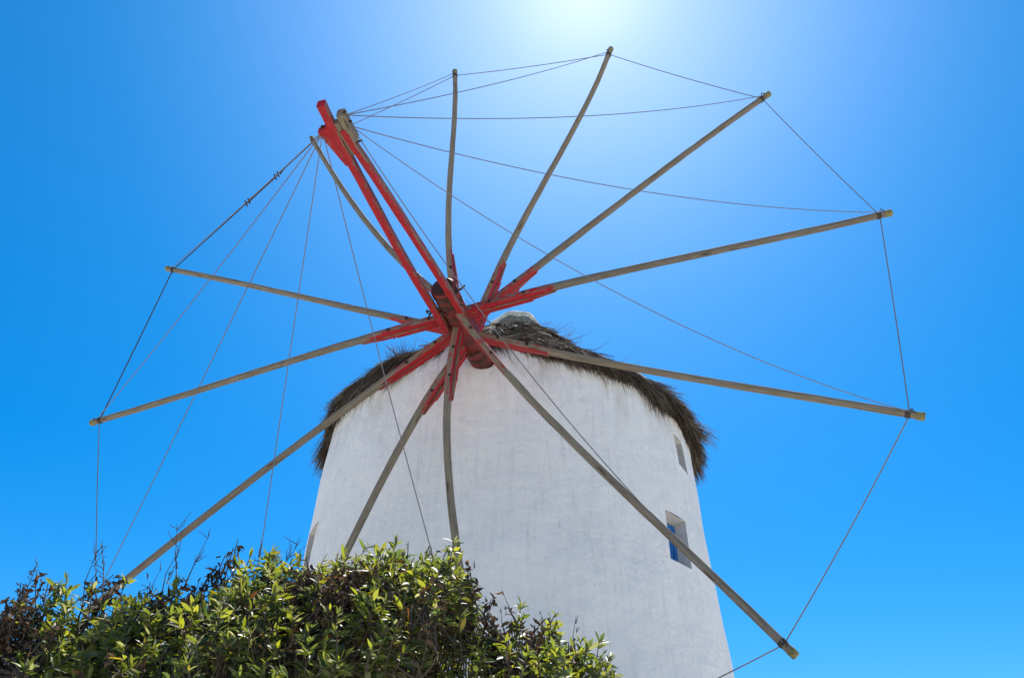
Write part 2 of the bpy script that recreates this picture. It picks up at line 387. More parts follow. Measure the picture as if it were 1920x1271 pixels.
def strands(n, s_lo, s_hi, len_lo, len_hi, lift, droop, col_lo, col_hi, wid, clump_deg, tuftiness, name, lifts=.1, az_density=None, sweepk=.75):
    nc = int(360 / clump_deg); ncs = 6
    ca = (np.arange(nc * ncs) % nc + rng.uniform(-.5, .5, nc * ncs)) * 2 * math.pi / nc
    cs = rng.uniform(s_lo, s_hi, nc * ncs); clen = rng.uniform(.68, 1.28, nc * ncs) ** 1.8; cdir = rng.normal(0, tuftiness, nc * ncs)
    clift = rng.normal(0, lifts, nc * ncs); ctone = rng.uniform(.55, 1.35, nc * ncs)
    ci = rng.integers(0, nc * ncs, n)
    a = ca[ci] + rng.normal(0, math.radians(clump_deg) * .38, n); s = np.clip(cs[ci] + rng.normal(0, .07, n), 0.02, seg_l[-1] - .05)
    a = (a + math.pi) % (2 * math.pi) - math.pi
    L = rng.uniform(len_lo, len_hi, n) * clen[ci]
    r, z = roof_at(s); r1, z1 = roof_at(np.maximum(s - .08, 0))
    out = np.stack([np.sin(a), -np.cos(a), 0 * a], 1); tan = np.stack([np.cos(a), np.sin(a), 0 * a], 1)
    dz, dr = eave_drop(a, z)
    P0 = out * (r - .05 + dr)[:, None] + np.array([0, 0, 1]) * (z + dz)[:, None]
    down = unit(out * (r1 - r + .25 * 0)[:, None] + np.array([0, 0, 1.]) * (z1 - z)[:, None])
    nor = unit(np.cross(tan, down)); nor *= np.sign((nor * out).sum(1))[:, None]
    da = (a - AX0 + math.pi) % (2 * math.pi) - math.pi
    sweep = np.sign(da) * sweepk * np.exp(-(np.abs(da) / 1.0) ** 2) + cdir[ci] + rng.normal(0, .08, n)
    l = (lift + clift[ci] + rng.normal(0, .07, n))
    d0 = unit(down + nor * l[:, None] + tan * sweep[:, None])
    d1 = unit(d0 + np.array([0, 0, -1.]) * (droop * rng.uniform(.5, 1.5, n))[:, None] + rng.normal(0, .06, (n, 3)))
    P1 = P0 + d0 * (L * .5)[:, None]; P2 = P1 + d1 * (L * .5)[:, None]
    wv = unit(np.cross(d0, rng.normal(0, 1, (n, 3)))) * (wid * rng.uniform(.6, 1.3, n))[:, None] * .5
    V = np.stack([P0 - wv, P0 + wv, P1 - wv, P1 + wv, P2 - wv * .35, P2 + wv * .35], 1).reshape(-1, 3)
    b = np.arange(n)[:, None] * 6
    F = np.stack([b + [0, 1, 3, 2], b + [2, 3, 5, 4]], 1).reshape(-1, 4)
    tone = np.clip(rng.uniform(0, 1, n) * ctone[ci], 0, 1)[:, None]
    C = np.array(col_lo) * (1 - tone) + np.array(col_hi) * tone
    o = np_mesh(name, V, F, np.repeat(C, 2, 0), M_THATCH, tower); tag(o, kind='stuff'); return o
strands(52000, .55, seg_l[-1] - .22, .30, .55, .04, .16, (.03, .02, .013), (.30, .25, .185), .012, 6.5, .17, 'thatch', .06)
strands(46000, .18, .80, .25, .42, .07, .55, (.03, .022, .016), (.235, .19, .145), .010, 6.0, .15, 'eave_thatch', .04)
strands(12000, .02, .35, .10, .20, .28, .5, (.025, .018, .012), (.17, .125, .085), .009, 5.0, .22, 'thatch_fringe', .06)
strands(500, .6, seg_l[-1] - .3, .25, .45, .9, -.1, (.10, .07, .045), (.28, .21, .14), .006, 7, .6, 'loose_straw')
# upright wisp of brushwood beside the axle and another near the cap
def wisp(c, n, L, spread, col, name):
    P0 = np.array(c) + rng.normal(0, .05, (n, 3)); d = unit(np.array([0.1, 0, 1.]) + rng.normal(0, spread, (n, 3)))
    l = L * rng.uniform(.4, 1, n)[:, None]; wv = unit(np.cross(d, rng.normal(0, 1, (n, 3)))) * .005
    P1 = P0 + d * l * .5; P2 = P1 + unit(d + rng.normal(0, .25, (n, 3))) * l * .5
    V = np.stack([P0 - wv, P0 + wv, P1 - wv, P1 + wv, P2 - wv * .3, P2 + wv * .3], 1).reshape(-1, 3); b = np.arange(n)[:, None] * 6
    F = np.stack([b + [0, 1, 3, 2], b + [2, 3, 5, 4]], 1).reshape(-1, 4)
    C = np.array(col) * rng.uniform(.5, 1.5, n)[:, None]
    tag(np_mesh(name, V, F, np.repeat(C, 2, 0), M_THATCH, tower), kind='stuff')
wisp((-.62, -2.55, 8.75), 260, .75, .16, (.13, .085, .055), 'brushwood_wisp')
wisp((-1.62, -2.3, 8.52), 160, .42, .6, (.12, .085, .055), 'brushwood_wisp')
# lichened collar and cream plaster cap on the peak
def lathe(prof, seg, wob, z_off=0, c=(0, 0)):
    m = MB()
    for r, z in prof:
        for k in range(seg):
            a = 2 * math.pi * k / seg; q = r * (1 + wob * math.sin(a * 3 + 1) + wob * .7 * math.sin(a * 7 + z * 9))
            m.v.append((c[0] + q * math.sin(a), c[1] - q * math.cos(a), z + z_off + wob * .25 * math.sin(a * 2 + .6)))
    for j in range(len(prof) - 1):
        for k in range(seg):
            k2 = (k + 1) % seg; m.f.append((j * seg + k, j * seg + k2, (j + 1) * seg + k2, (j + 1) * seg + k)); m.mi.append(0)
    m.f.append(tuple((len(prof) - 1) * seg + k for k in range(seg))); m.mi.append(0)
    return m
CAPC = (.06, -.05)
lathe([(.64, 10.4), (.61, 10.62), (.55, 10.74), (.45, 10.79)], 40, .05, c=CAPC).build('cap_collar', M_LICHEN, roof, angle=0)
lathe([(.50, 10.68), (.51, 10.80), (.47, 10.90), (.36, 10.97), (.18, 11.01), (.03, 11.015)], 40, .05, c=CAPC).build('roof_cap', M_CAP, roof, angle=0)
# dark socket where the axle enters the wall
WM = Matrix(((0.9588, 0.0044, -0.2841, -0.636), (-0.2841, 0.0149, -0.9587, 8.7553), (0.0, 0.9999, 0.0155, 8.1019), (0, 0, 0, 1)))
def wheel_pt(x, y, z): return WM @ Vector((x, y, z))
m = MB(); T = Vector((TX, TY, 0))
m.tube([wheel_pt(-.01, 0, -.86) - T, wheel_pt(-.01, 0, -1.3) - T], [.166, .17], 28)
m.build('axle_socket', M_IRON, tower, angle=30)
m = MB()
m.tube([wheel_pt(-.18, .28, -.62) - T, wheel_pt(-.21, .36, -.5) - T, wheel_pt(-.17, .42, -.45) - T, wheel_pt(-.2, .3, -.4) - T], .007, 6)
m.build('cord', M_TEAL, tower)

# ------------------------------------------------------------------ sail wheel: axle, spokes, bowsprit, stays
wheel = empty('sail_wheel', WM)
tag(wheel, 'twelve-spoked wooden sail wheel with red painted hub, long red bowsprit and wire stays, sails removed', 'sail wheel')
SPOKES =  [[[-0.008, -0.005, 0.378], [-0.458, 0.516, 0.322], [-0.879, 1.057, 0.269], [-1.275, 1.614, 0.219], [-1.649, 2.186, 0.173], [-2.005, 2.771, 0.129], [-2.346, 3.365, 0.088], [-2.676, 3.966, 0.048], [-2.999, 4.572, 0.01]], [[-0.04, -0.003, 0.094], [-0.173, 0.681, 0.11], [-0.26, 1.369, 0.111], [-0.313, 2.059, 0.1], [-0.343, 2.752, 0.081], [-0.362, 3.445, 0.059], [-0.381, 4.138, 0.037], [-0.412, 4.831, 0.019], [-0.466, 5.521, 0.009]], [[-0.023, 0.009, -0.364], [0.211, 0.661, -0.282], [0.479, 1.301, -0.223], [0.77, 1.931, -0.179], [1.074, 2.557, -0.144], [1.381, 3.182, -0.111], [1.681, 3.809, -0.073], [1.963, 4.444, -0.023], [2.217, 5.088, 0.045]], [[-0.023, 0.031, -0.036], [0.523, 0.441, -0.029], [1.069, 0.852, -0.022], [1.615, 1.263, -0.014], [2.162, 1.673, -0.008], [2.71, 2.081, -0.005], [3.261, 2.485, -0.004], [3.815, 2.885, -0.009], [4.373, 3.28, -0.02]], [[-0.0, 0.006, 0.235], [0.67, 0.11, 0.224], [1.341, 0.202, 0.202], [2.013, 0.284, 0.171], [2.685, 0.36, 0.135], [3.358, 0.433, 0.096], [4.03, 0.505, 0.056], [4.703, 0.579, 0.018], [5.375, 0.659, -0.014]], [[0.003, 0.007, -0.215], [0.62, -0.288, -0.204], [1.242, -0.572, -0.186], [1.868, -0.847, -0.162], [2.497, -1.114, -0.133], [3.128, -1.376, -0.1], [3.76, -1.634, -0.066], [4.393, -1.891, -0.03], [5.025, -2.15, 0.004]], [[-0.011, -0.008, 0.377], [0.361, -0.596, 0.319], [0.758, -1.165, 0.267], [1.175, -1.718, 0.219], [1.608, -2.261, 0.174], [2.05, -2.796, 0.132], [2.496, -3.327, 0.09], [2.942, -3.859, 0.049], [3.382, -4.396, 0.006]], [[-0.035, -0.004, 0.09], [-0.091, -0.699, 0.125], [-0.085, -1.387, 0.14], [-0.03, -2.068, 0.139], [0.066, -2.745, 0.124], [0.191, -3.418, 0.101], [0.335, -4.088, 0.071], [0.489, -4.758, 0.039], [0.641, -5.427, 0.007]], [[-0.031, 0.015, -0.356], [-0.36, -0.607, -0.268], [-0.649, -1.247, -0.21], [-0.912, -1.901, -0.173], [-1.158, -2.562, -0.148], [-1.4, -3.226, -0.126], [-1.648, -3.887, -0.1], [-1.913, -4.539, -0.06], [-2.206, -5.178, 0.001]], [[-0.014, 0.018, -0.05], [-0.587, -0.396, -0.021], [-1.156, -0.816, 0.002], [-1.722, -1.241, 0.019], [-2.283, -1.672, 0.031], [-2.841, -2.107, 0.036], [-3.395, -2.547, 0.037], [-3.946, -2.992, 0.033], [-4.494, -3.44, 0.023]], [[-0.0, 0.0, 0.23], [-0.688, -0.072, 0.214], [-1.375, -0.152, 0.189], [-2.06, -0.24, 0.159], [-2.745, -0.332, 0.124], [-3.429, -0.426, 0.087], [-4.114, -0.519, 0.051], [-4.798, -0.61, 0.018], [-5.484, -0.695, -0.011]], [[0.003, 0.006, -0.216], [-0.639, 0.264, -0.194], [-1.278, 0.526, -0.168], [-1.916, 0.791, -0.141], [-2.554, 1.057, -0.113], [-3.192, 1.323, -0.085], [-3.831, 1.587, -0.058], [-4.471, 1.846, -0.034], [-5.114, 2.101, -0.014]]]
SAX = Vector((0, 0, 1))
m = MB(); prof = [(.10, .775), (.145, .772), (.158, .755), (.160, .60), (.157, .2), (.163, -.2), (.16, -.6), (.158, -1.25)]
m.tube([(-.018, 0, z) for r, z in prof], [r for r, z in prof], 36)
axle = m.build('axle', M_AXLE, wheel, angle=35)
for z, r in ((.70, .166), (.52, .164), (-.66, .166)):
    m = MB(); m.tube([(-.018, 0, z + .03), (-.018, 0, z - .03)], [r, r], 36, cap=True); m.build('iron_band', M_IRON, axle, angle=35)
m = MB(); m.tube([(-.018, 0, .7765), (-.018, 0, .783)], [.13, .12], 24); m.build('end_grain', simple('dark_end_grain', (.025, .014, .012), (.075, .03, .026), 30, .9), axle, angle=35)

def catmull(P, n):
    P = [Vector(p) for p in P]; out = []
    for i in range(len(P) - 1):
        p0 = P[max(i - 1, 0)]; p1 = P[i]; p2 = P[i + 1]; p3 = P[min(i + 2, len(P) - 1)]
        for k in range(n):
            t = k / n; out.append(.5 * ((2 * p1) + (p2 - p0) * t + (2 * p0 - 5 * p1 + 4 * p2 - p3) * t * t + (3 * p1 - 3 * p2 + p0 - p3 * 1) * t ** 3 if False else (2 * p1) + (p2 - p0) * t + (2 * p0 - 5 * p1 + 4 * p2 - p3) * t * t + (-p0 + 3 * p1 - 3 * p2 + p3) * t ** 3))
    out.append(P[-1]); return out
TIPS = []
SPL = [(1.0, .8), (1.15, .95), (1.2, 1.0), (1.15, .9), (1.22, .98), (1.15, .85), (1.1, 1.0), (1.15, .9), (1.2, 1.0), (1.3, 1.0), (1.3, .9), (1.05, .8)]
for i, P in enumerate(SPOKES):
    root, tip = Vector(P[0]), Vector(P[-1]); tip_full = tip
    x = (tip - root).normalized(); y = SAX.cross(x).normalized(); z = x.cross(y)
    # local frame follows the root direction so that grain, paint and splints line up with the inner metre
    x0 = (Vector(P[2]) - root).normalized(); y0 = SAX.cross(x0).normalized(); z0 = x0.cross(y0)
    LM = Matrix((x0, y0, z0)).transposed().to_4x4(); LM.translation = root
    inv = LM.inverted()
    cl = [inv @ Vector(p) for p in P]; cl = catmull([cl[0]] + cl[1:], 4)
    n = len(cl); rad = []; sqs = []
    for k, c in enumerate(cl):
        t = k / (n - 1)
        rad.append((.046 - .006 * t) * (1 + .014 * math.sin(t * 23 + i * 2) + .012 * math.sin(t * 51 + i)))
        sqs.append(max(0, 1 - t * 2.2) * .9 + .08)
        if 0 < k < n - 1: cl[k] = c + Vector((0, random.uniform(-.0015, .0015), random.uniform(-.0015, .0015)))
    m = MB(); m.tube(cl, rad, 12, sqs, up=(0, 0, 1))
    sp = grain(m.build('spoke', M_SPOKE, wheel, angle=38), straight(cl, m.v, 12)); sp.matrix_local = LM
    L1, L2 = SPL[i]
    L1 += .08
    m = MB()                                             # first splint, with a stepped and tapered outer end
    m.board([(.10, -.045), (L1, -.045), (L1 - .05, -.056), (L1 - .15, -.066), (L1 - .19, -.082), (L1 - .30, -.096), (.10, -.102)][::-1], -.042, .042)
    grain(m.build('splint', M_SPLINT, sp, smooth=False))
    m = MB(); m.board([(.12, -.104), (L2, -.103), (L2 - .01, -.126), (.12, -.136)][::-1], -.038, .036)
    grain(m.build('splint', M_SPLINT, sp, smooth=False))
    for bx in (.44 + random.uniform(-.06, .06), .92 + random.uniform(-.05, .05)):
        m = MB(); zb = .047
        m.tube([(bx, 0, -.15), (bx, 0, zb + .012)], .011, 8, up=(1, 0, 0)); m.tube([(bx, 0, zb + .004), (bx, 0, zb + .018)], .022, 6, up=(1, 0, 0))
        m.build('bolt', M_IRON, sp, angle=35)
    tl = inv @ tip; td = (cl[-1] - cl[-3]).normalized()
    m = MB(); m.tube([tl - td * .05, tl - td * .04, tl + td * .025, tl + td * .034], [.040, .045, .043, .036], 10, jit=.06, up=(0, 0, 1))
    m.build('end_cap', M_TIP, sp, angle=50)
    m = MB()
    for q in range(3): m.tube([tl - td * (.115 + q * .018), tl - td * (.103 + q * .018)], [.046, .047], 10, up=(0, 0, 1))
    m.tube([tl - td * .12 + Vector((0, 0, .05)), tl - td * .10 + Vector((0, .02, .085)), tl - td * .07 + Vector((0, -.01, .07))], .008, 5)
    m.build('lashing', M_DARKROPE, sp)
    TIPS.append(tip - (Vector(P[-1]) - Vector(P[-2])).normalized() * .11)

# bowsprit: two red beams clasping the axle, meeting far in front of the hub
bow = MB()
def beam(pts, hw, hh, name, parent=None, mat=M_BEAM, twist=0, taper=1.0):
    """rectangular beam, object X along the beam so the grain follows it"""
    a, b = Vector(pts[0]), Vector(pts[-1]); x = (b - a).normalized(); up = Vector((0, 1, 0)); y = up.cross(x).normalized(); z = x.cross(y)
    LM = Matrix((x, y, z)).transposed().to_4x4(); LM.translation = a; inv = LM.inverted()
    m = MB(); cl = catmull([inv @ Vector(p) for p in pts], 5); n = len(cl); rr = []; vs = []
    bv = .012
    for k, c in enumerate(cl):
        t = k / (n - 1); w_ = hw * (1 + (taper - 1) * t) * (1 + .03 * math.sin(k * 1.7)); h_ = hh * (1 + (taper - 1) * t) * (1 + .03 * math.sin(k * 2.3 + 1))
        for (u, v) in ((-w_ + bv, -h_), (w_ - bv, -h_), (w_, -h_ + bv), (w_, h_ - bv), (w_ - bv, h_), (-w_ + bv, h_), (-w_, h_ - bv), (-w_, -h_ + bv)):
            vs.append((c.x, c.y + u, c.z + v))
    fs = [(k * 8 + q, k * 8 + (q + 1) % 8, k * 8 + 8 + (q + 1) % 8, k * 8 + 8 + q) for k in range(n - 1) for q in range(8)]
    fs += [tuple(range(8))[::-1], tuple((n - 1) * 8 + q for q in range(8))]
    m.add(vs, [f[::-1] for f in fs])
    me_o = grain(m.build(name, mat, parent or wheel, angle=25), straight(cl, vs, 8)); me_o.matrix_local = LM if parent is None else parent.matrix_local.inverted() @ LM
    return me_o
bA = beam([(-.196, -.12, .06), (-.222, -.12, 1.36), (-.198, -.12, 2.82), (-.185, -.12, 3.40), (-.165, -.12, 3.77)], .043, .047, 'bowsprit_beam')
bB = beam([(.10, -.11, .36), (.060, -.115, 1.29), (-.035, -.12, 2.78), (-.075, -.12, 3.25), (-.085, -.12, 3.44)], .040, .047, 'bowsprit_beam')
tag(bA, 'longer left beam of the bowsprit, ends in a flaking red tip'); 
ck = MB(); ck.board([(3.36 - .35, -.245), (3.36 + .12, -.34), (3.36 + .16, -.215), (3.36 - .35, -.222)], -.162, -.078)
# board() works in x-z; turn it so that its x runs along the wheel's z and its z along the wheel's x
ckv = [(v[2], v[1], v[0]) for v in ck.v]; ck.v = ckv; ck.f = [f[::-1] for f in ck.f]
grain(ck.build('cheek_block', M_BEAM, bA.parent, smooth=False), [(v[2], v[0], v[1]) for v in ck.v])
gb = beam([(-.040, -.105, 3.28), (-.036, -.105, 3.61)], .042, .056, 'packing_block', mat=M_GREY)
gb2 = beam([(-.115, -.115, 3.12), (-.118, -.115, 3.53)], .030, .040, 'packing_block', mat=M_GREY)
for (x, z) in ((-.1, 3.25), (-.1, 3.5), (-.12, .5), (.02, .52)):
    m = MB(); m.tube([(x - .19 if z > 1 else x - .2, -.12, z), (x + .13 if z > 1 else x + .17, -.12, z)], .012, 8, up=(0, 0, 1))
    m.tube([(x - .19 if z > 1 else x - .2, -.12, z), (x - .175 if z > 1 else x - .185, -.12, z)], .026, 6, up=(0, 0, 1))
    m.build('bolt', M_IRON, wheel, angle=30)
# iron straps and forelock pins on the axle
m = MB(); m.tube([(-.32, -.10, .42), (-.20, -.06, .44), (-.05, -.2, .46)], .014, 8); m.tube([(-.30, -.16, .46), (-.29, -.02, .38)], .011, 7); m.build('clamp_pin', M_IRON, wheel, angle=35)
m = MB(); m.tube([(.02, -.18, .66), (.16, -.04, .70), (.22, .02, .68)], .016, 8); m.tube([(.20, -.04, .72), (.22, .08, .64)], .014, 7); m.build('clamp_pin', M_IRON, wheel, angle=35)
m = MB(); m.tube([(-.10, -.2, -.42), (-.02, -.21, -.44), (.10, -.15, -.45)], .016, 8); m.tube([(-.05, -.16, -.5), (-.03, -.25, -.40)], .014, 7); m.build('clamp_pin', M_IRON, wheel, angle=35)

def cable(a, b, sag, r, name, mat, n=20, sidev=Vector((0, -1, 0)), extra=None):
    a, b = Vector(a), Vector(b); pts = []
    for k in range(n + 1):
        t = k / n; p = a.lerp(b, t) + sidev * (sag * 4 * t * (1 - t))
        pts.append(p)
    m = MB(); m.tube(pts, r, 6); return m.build(name, mat, wheel), pts
AN = (-.305, -.12, 3.45); BN = (-.005, -.11, 3.575); CN = (.0, -.115, 3.44)
# (anchor, spoke, sag)
for anc, i, sag in ((BN, 1, .03), (BN, 2, .10), (BN, 3, .22), (CN, 4, .28), (CN, 5, .42), (CN, 6, .40), (AN, 7, .10), (AN, 8, .05), (AN, 9, .04), (AN, 10, .10), (AN, 11, .05), (AN, 0, .01)):
    cable(anc, TIPS[i] + Vector((0, 0, .05)), sag, .0050, 'stay_wire', M_CABLE)
for i in range(12):
    j = (i + 1) % 12
    dark = i in (10, 11)
    a_, b_ = TIPS[i], TIPS[j]
    o_, pts = cable(a_, b_, .02 if dark else .04, .0085 if dark else .0062, 'rim_rope', M_DARKROPE if dark else M_CABLE, 12)
    if i == 11:
        def at(t): return Vector(a_).lerp(Vector(b_), t) + Vector((0, -1, 0)) * (.02 * 4 * t * (1 - t))
        m = MB()
        m.tube([at(.50), at(.53), at(.60), at(.70), at(.72)], [.010, .020, .016, .018, .009], 8)
        for t in (.505, .525, .715, .735): m.tube([at(t) - Vector((.0, .02, .045)), at(t) + Vector((0, .02, .045))], .014, 6)
        m.tube([at(.74) + Vector((.03, 0, 0)), at(.76) + Vector((.02, .035, 0)), at(.78), at(.75) - Vector((.0, .03, .01))], .009, 6)
        m.build('turnbuckle', M_IRON, o_, angle=35)
for c in (AN, BN):
    m = MB(); c = Vector(c); m.tube([c + Vector((-.02, 0, -.03)), c + Vector((.0, .0, .02)), c + Vector((.02, .0, .04))], [.012, .024, .012], 8); m.build('shackle', M_IRON, wheel)

# ------------------------------------------------------------------ shrubs in the foreground
TOPS = np.array([(-3.4, 2.5), (-2.526, 2.74), (-2.461, 2.83), (-2.37, 2.97), (-2.28, 3.00), (-2.16, 2.90), (-2.088, 2.87), (-2.03, 2.96), (-1.941, 2.93), (-1.83, 2.87), (-1.771, 2.97), (-1.64, 2.99), (-1.52, 2.98), (-1.44, 2.99), (-1.347, 3.03), (-1.278, 3.07), (-1.203, 3.15), (-1.087, 3.16), (-0.971, 3.12), (-0.868, 3.17), (-0.703, 3.2), (-0.595, 3.244), (-0.424, 3.198), (-0.285, 3.19), (-0.213, 3.13), (-0.178, 2.95), (-0.16, 2.83), (-0.135, 2.84), (-0.029, 2.84), (0.105, 2.84), (0.22, 2.86), (0.29, 2.74), (0.394, 2.74), (0.497, 2.70), (0.529, 2.5), (.7, 2.0)])
leafT = np.array([(0, 0, 0), (.28, .42, .10), (.28, 0, 0), (.28, -.42, .10), (.66, .46, .09), (.66, 0, -.0), (.66, -.46, .09), (1, 0, 0)])
leafF = [(0, 2, 1), (0, 3, 2), (2, 5, 4), (2, 4, 1), (2, 3, 6), (2, 6, 5), (5, 7, 4), (5, 6, 7)]
CAMP = np.array([0, 0, 1.6]); CR, CU, CF = np.array(Rr), np.array(Ur), np.array(Fr)
def leaf_mats(n, D, U, L, Wd, curl):
    """rotation frames"""
    X = unit(D); Y = unit(np.cross(U, X)); Z = np.cross(X, Y); return X, Y, Z
def leaf_verts(P, X, Y, Z, L, Wd, curl):
    T = leafT[None]; n = len(P)
    lx = T[:, :, 0] * L[:, None]; ly = T[:, :, 1] * Wd[:, None]; lz = T[:, :, 2] * Wd[:, None] * 1.6 - curl[:, None] * (T[:, :, 0] ** 2) * L[:, None]
    return P[:, None] + lx[..., None] * X[:, None] + ly[..., None] * Y[:, None] + lz[..., None] * Z[:, None]
LEAF_PAL = np.array([(.105, .125, .016), (.075, .10, .016), (.045, .07, .018), (.135, .15, .022), (.12, .13, .05), (.20, .20, .085)])
def shrub(name, label, x0, x1, yc, depth, ntwig, dead_frac, seed, zoff=0, bare=(), deadspots=(), sprigs=(), base_x=None, ystr=None, leafscale=1.0):
    r = np.random.default_rng(seed); root = empty(name, Matrix.Translation(((x0 + x1) / 2 if base_x is None else base_x, yc, 0)))
    tag(root, label, 'shrub', 'shrubs in front of the windmill')
    O = np.array(root.matrix_world.translation)
    # ---- twig tips
    tips = []
    def top(x, y):
        s = yc / max(y, .1)
        return np.interp(x * 1.0, TOPS[:, 0], TOPS[:, 1]) + zoff
    cx, hw = (x0 + x1) / 2, (x1 - x0) / 2
    while len(tips) < ntwig:
        x = r.uniform(x0, x1); v = r.uniform(-1, 1); y = yc + v * depth
        edge = math.sqrt(max(0, 1 - abs((x - cx) / hw) ** 4))
        if abs(v) > edge: continue
        h = top(x, y) - .05 - .80 * max(0, -v) ** 2 * depth - .35 * max(0, v) ** 2 * depth
        u = r.random()
        if u < .45: z = h - r.uniform(-.03, .10)
        elif u < .88: z = h - abs(r.normal(0, .30))
        else: z = r.uniform(1.0, h)
        if z < .9: continue
        tips.append((x, y, z, h))
    for tx, tz in TOPS[1:-1]:                            # leading shoots
        if x0 <= tx <= x1:
            for q in range(3): tips.append((tx + r.normal(0, .03), yc + r.uniform(-.2, .15), tz + zoff + r.uniform(-.05, .03), tz))
    sprig_kind = []
    for (sx, sz, lean, ln, kd, cnt) in sprigs:           # tall shoots: (x, top height, sideways lean, length, withered?, twigs)
        yy = yc + r.uniform(-.15, .1)
        for q in range(cnt):
            f_ = q / max(1, cnt - 1); tips.append((sx - lean * f_ + r.normal(0, .012), yy + r.normal(0, .02), sz - ln * f_, sz)); sprig_kind.append((len(tips) - 1, kd))
    tips = np.array(tips); n = len(tips)
    T = tips[:, :3]; core = np.stack([cx + (T[:, 0] - cx) * .55, yc + (T[:, 1] - yc) * .3, T[:, 2] - .9 - 0 * T[:, 0]], 1)
    out = unit(T - core)
    D = unit(out + np.array([0, 0, .35]) + r.normal(0, .33, (n, 3)))
    kind = np.where(r.random(n) < dead_frac, 1, 0)
    for (sx, sz, rad) in deadspots:
        kind[(np.hypot(T[:, 0] - sx, T[:, 2] - sz) < rad) & (r.random(n) < .8)] = 1
    for q, kd in sprig_kind: kind[q] = kd; D[q] = unit(np.array([.25 * r.normal(), .2 * r.normal(), 1.]))
    # ---- stems: several trunks from the ground fanning into limbs, each twig tied to the nearest limb end
    nl = max(8, int(22 * hw)); wood = MB(); limbs = []
    trunk = MB(); ns = max(3, int(3 * hw + 2)); ends = []
    for k in range(ns):
        sx = cx + (k + .5 - ns / 2) / ns * hw * .7; bx = sx * .5 + O[0] * .5
        p = [(bx - O[0] + r.normal(0, .06), r.normal(0, .08), -.02), (sx - O[0], r.normal(0, .1), .6), (sx - O[0] + r.normal(0, .08), r.normal(0, .12), 1.25)]
        p = catmull(p, 4); trunk.tube(p, list(np.linspace(.045, .028, len(p))), 8, jit=.08); ends.append(p[-1])
    trunk.build('trunk', M_BARK, root)
    for k in range(nl * 2):
        lx = r.uniform(x0 + .08, x1 - .08); ly = yc + r.uniform(-.6, .6) * depth; lz = top(lx, ly) - r.uniform(.35, 1.0)
        e = Vector((lx - O[0], ly - O[1], lz)); s = min(ends, key=lambda q: (q - e).length)
        mid = s.lerp(e, .5) + Vector((r.normal(0, .08), r.normal(0, .08), r.uniform(-.1, .05)))
        p = catmull([s, mid, e], 4); wood.tube(p, list(np.linspace(.013, .006, len(p))), 6); limbs.append(np.array(e) + O)
    limbs = np.array(limbs)
    for k in range(n):
        d = np.linalg.norm(limbs - T[k], axis=1) + 2.0 * np.maximum(0, limbs[:, 2] - T[k, 2] + .05); q = limbs[d.argmin()]
        b = T[k] - D[k] * r.uniform(.16, .28)
        if T[k, 2] > 2.0 or k % 3 == 0:
            p = [Vector(q - O), Vector((q * .4 + b * .6) - O + r.normal(0, .03, 3)), Vector(b - O), Vector(T[k] - O)]
            p = catmull(p, 2); wood.tube(p, list(np.linspace(.0065, .0022, len(p))), 4, cap=False)
    # bare twigs standing above the crown
    for (bx, bz, L) in bare:
        base = np.array([bx, yc + r.uniform(-.15, .15), bz - .12]); dd = unit(np.array([r.normal(0, .25), r.normal(0, .15), 1.]))
        a = base; b = base + dd * (L + .12)
        wood.tube([Vector(a - O), Vector((a + b) / 2 - O + r.normal(0, .01, 3)), Vector(b - O)], [.0038, .0024, .0011], 4, cap=False)
        for q in range(7):
            t = r.uniform(.3, .95); s = a + (b - a) * t; e = s + unit(dd + r.normal(0, .55, 3)) * L * r.uniform(.2, .5)
            wood.tube([Vector(s - O), Vector((s + e) / 2 - O + r.normal(0, .006, 3)), Vector(e - O)], [.0025, .0018, .001], 4, cap=False)
    tag(wood.build('branches', M_BARK, root), kind='stuff')
    # ---- leaves
    live = np.where(kind == 0)[0]; per = r.integers(17, 27, len(live)); idx = np.repeat(live, per); N_ = len(idx)
    t = r.random(N_) ** 1.35; Lt = .19
    P = T[idx] - D[idx] * (t * Lt)[:, None]
    side = unit(np.cross(D[idx], r.normal(0, 1, (N_, 3))))
    ang = np.radians(r.uniform(20, 72, N_) + 35 * t)
    LD = unit(D[idx] * np.cos(ang)[:, None] + side * np.sin(ang)[:, None] + np.array([0, 0, -.12]))
    LU = unit(D[idx] + r.normal(0, .5, (N_, 3)))
    L = r.uniform(.032, .084, N_) * (1 - .25 * (t < .12)) * leafscale; Wd = L * r.uniform(.17, .33, N_); curl = r.normal(.15, .18, N_)
    X, Y, Z = leaf_mats(N_, LD, LU, L, Wd, curl); V = leaf_verts(P, X, Y, Z, L, Wd, curl)
    pal = LEAF_PAL[r.choice(len(LEAF_PAL), N_, p=[.24, .20, .16, .16, .13, .11])] * r.uniform(.62, 1.25, N_)[:, None]
    yel = r.random(N_) < .025; pal[yel] = np.array([.20, .17, .02])
    # choose the 300 leaves that show largest: nearest unhidden ones inside the frame
    rel = V.mean(1) - CAMP; zc = rel @ CF; px = 512 + 833.6 * (rel @ CR) / zc; py = 338.5 - 833.6 * (rel @ CU) / zc
    inside = (px > 4) & (px < 1020) & (py > 4) & (py < 673)
    flat = np.abs((unit(rel) * Z).sum(1)); size = L * Wd * flat / zc ** 2
    cell = (px // 5).astype(int) * 1000 + (py // 5).astype(int); order = np.argsort(zc); seen = {}; cand = []
    for q in order:
        if not inside[q]: continue
        if cell[q] in seen: continue
        seen[cell[q]] = 1; cand.append(q)
    cand = np.array(cand); pick = cand[np.argsort(-size[cand])[:300]]
    mask = np.ones(N_, bool); mask[pick] = False
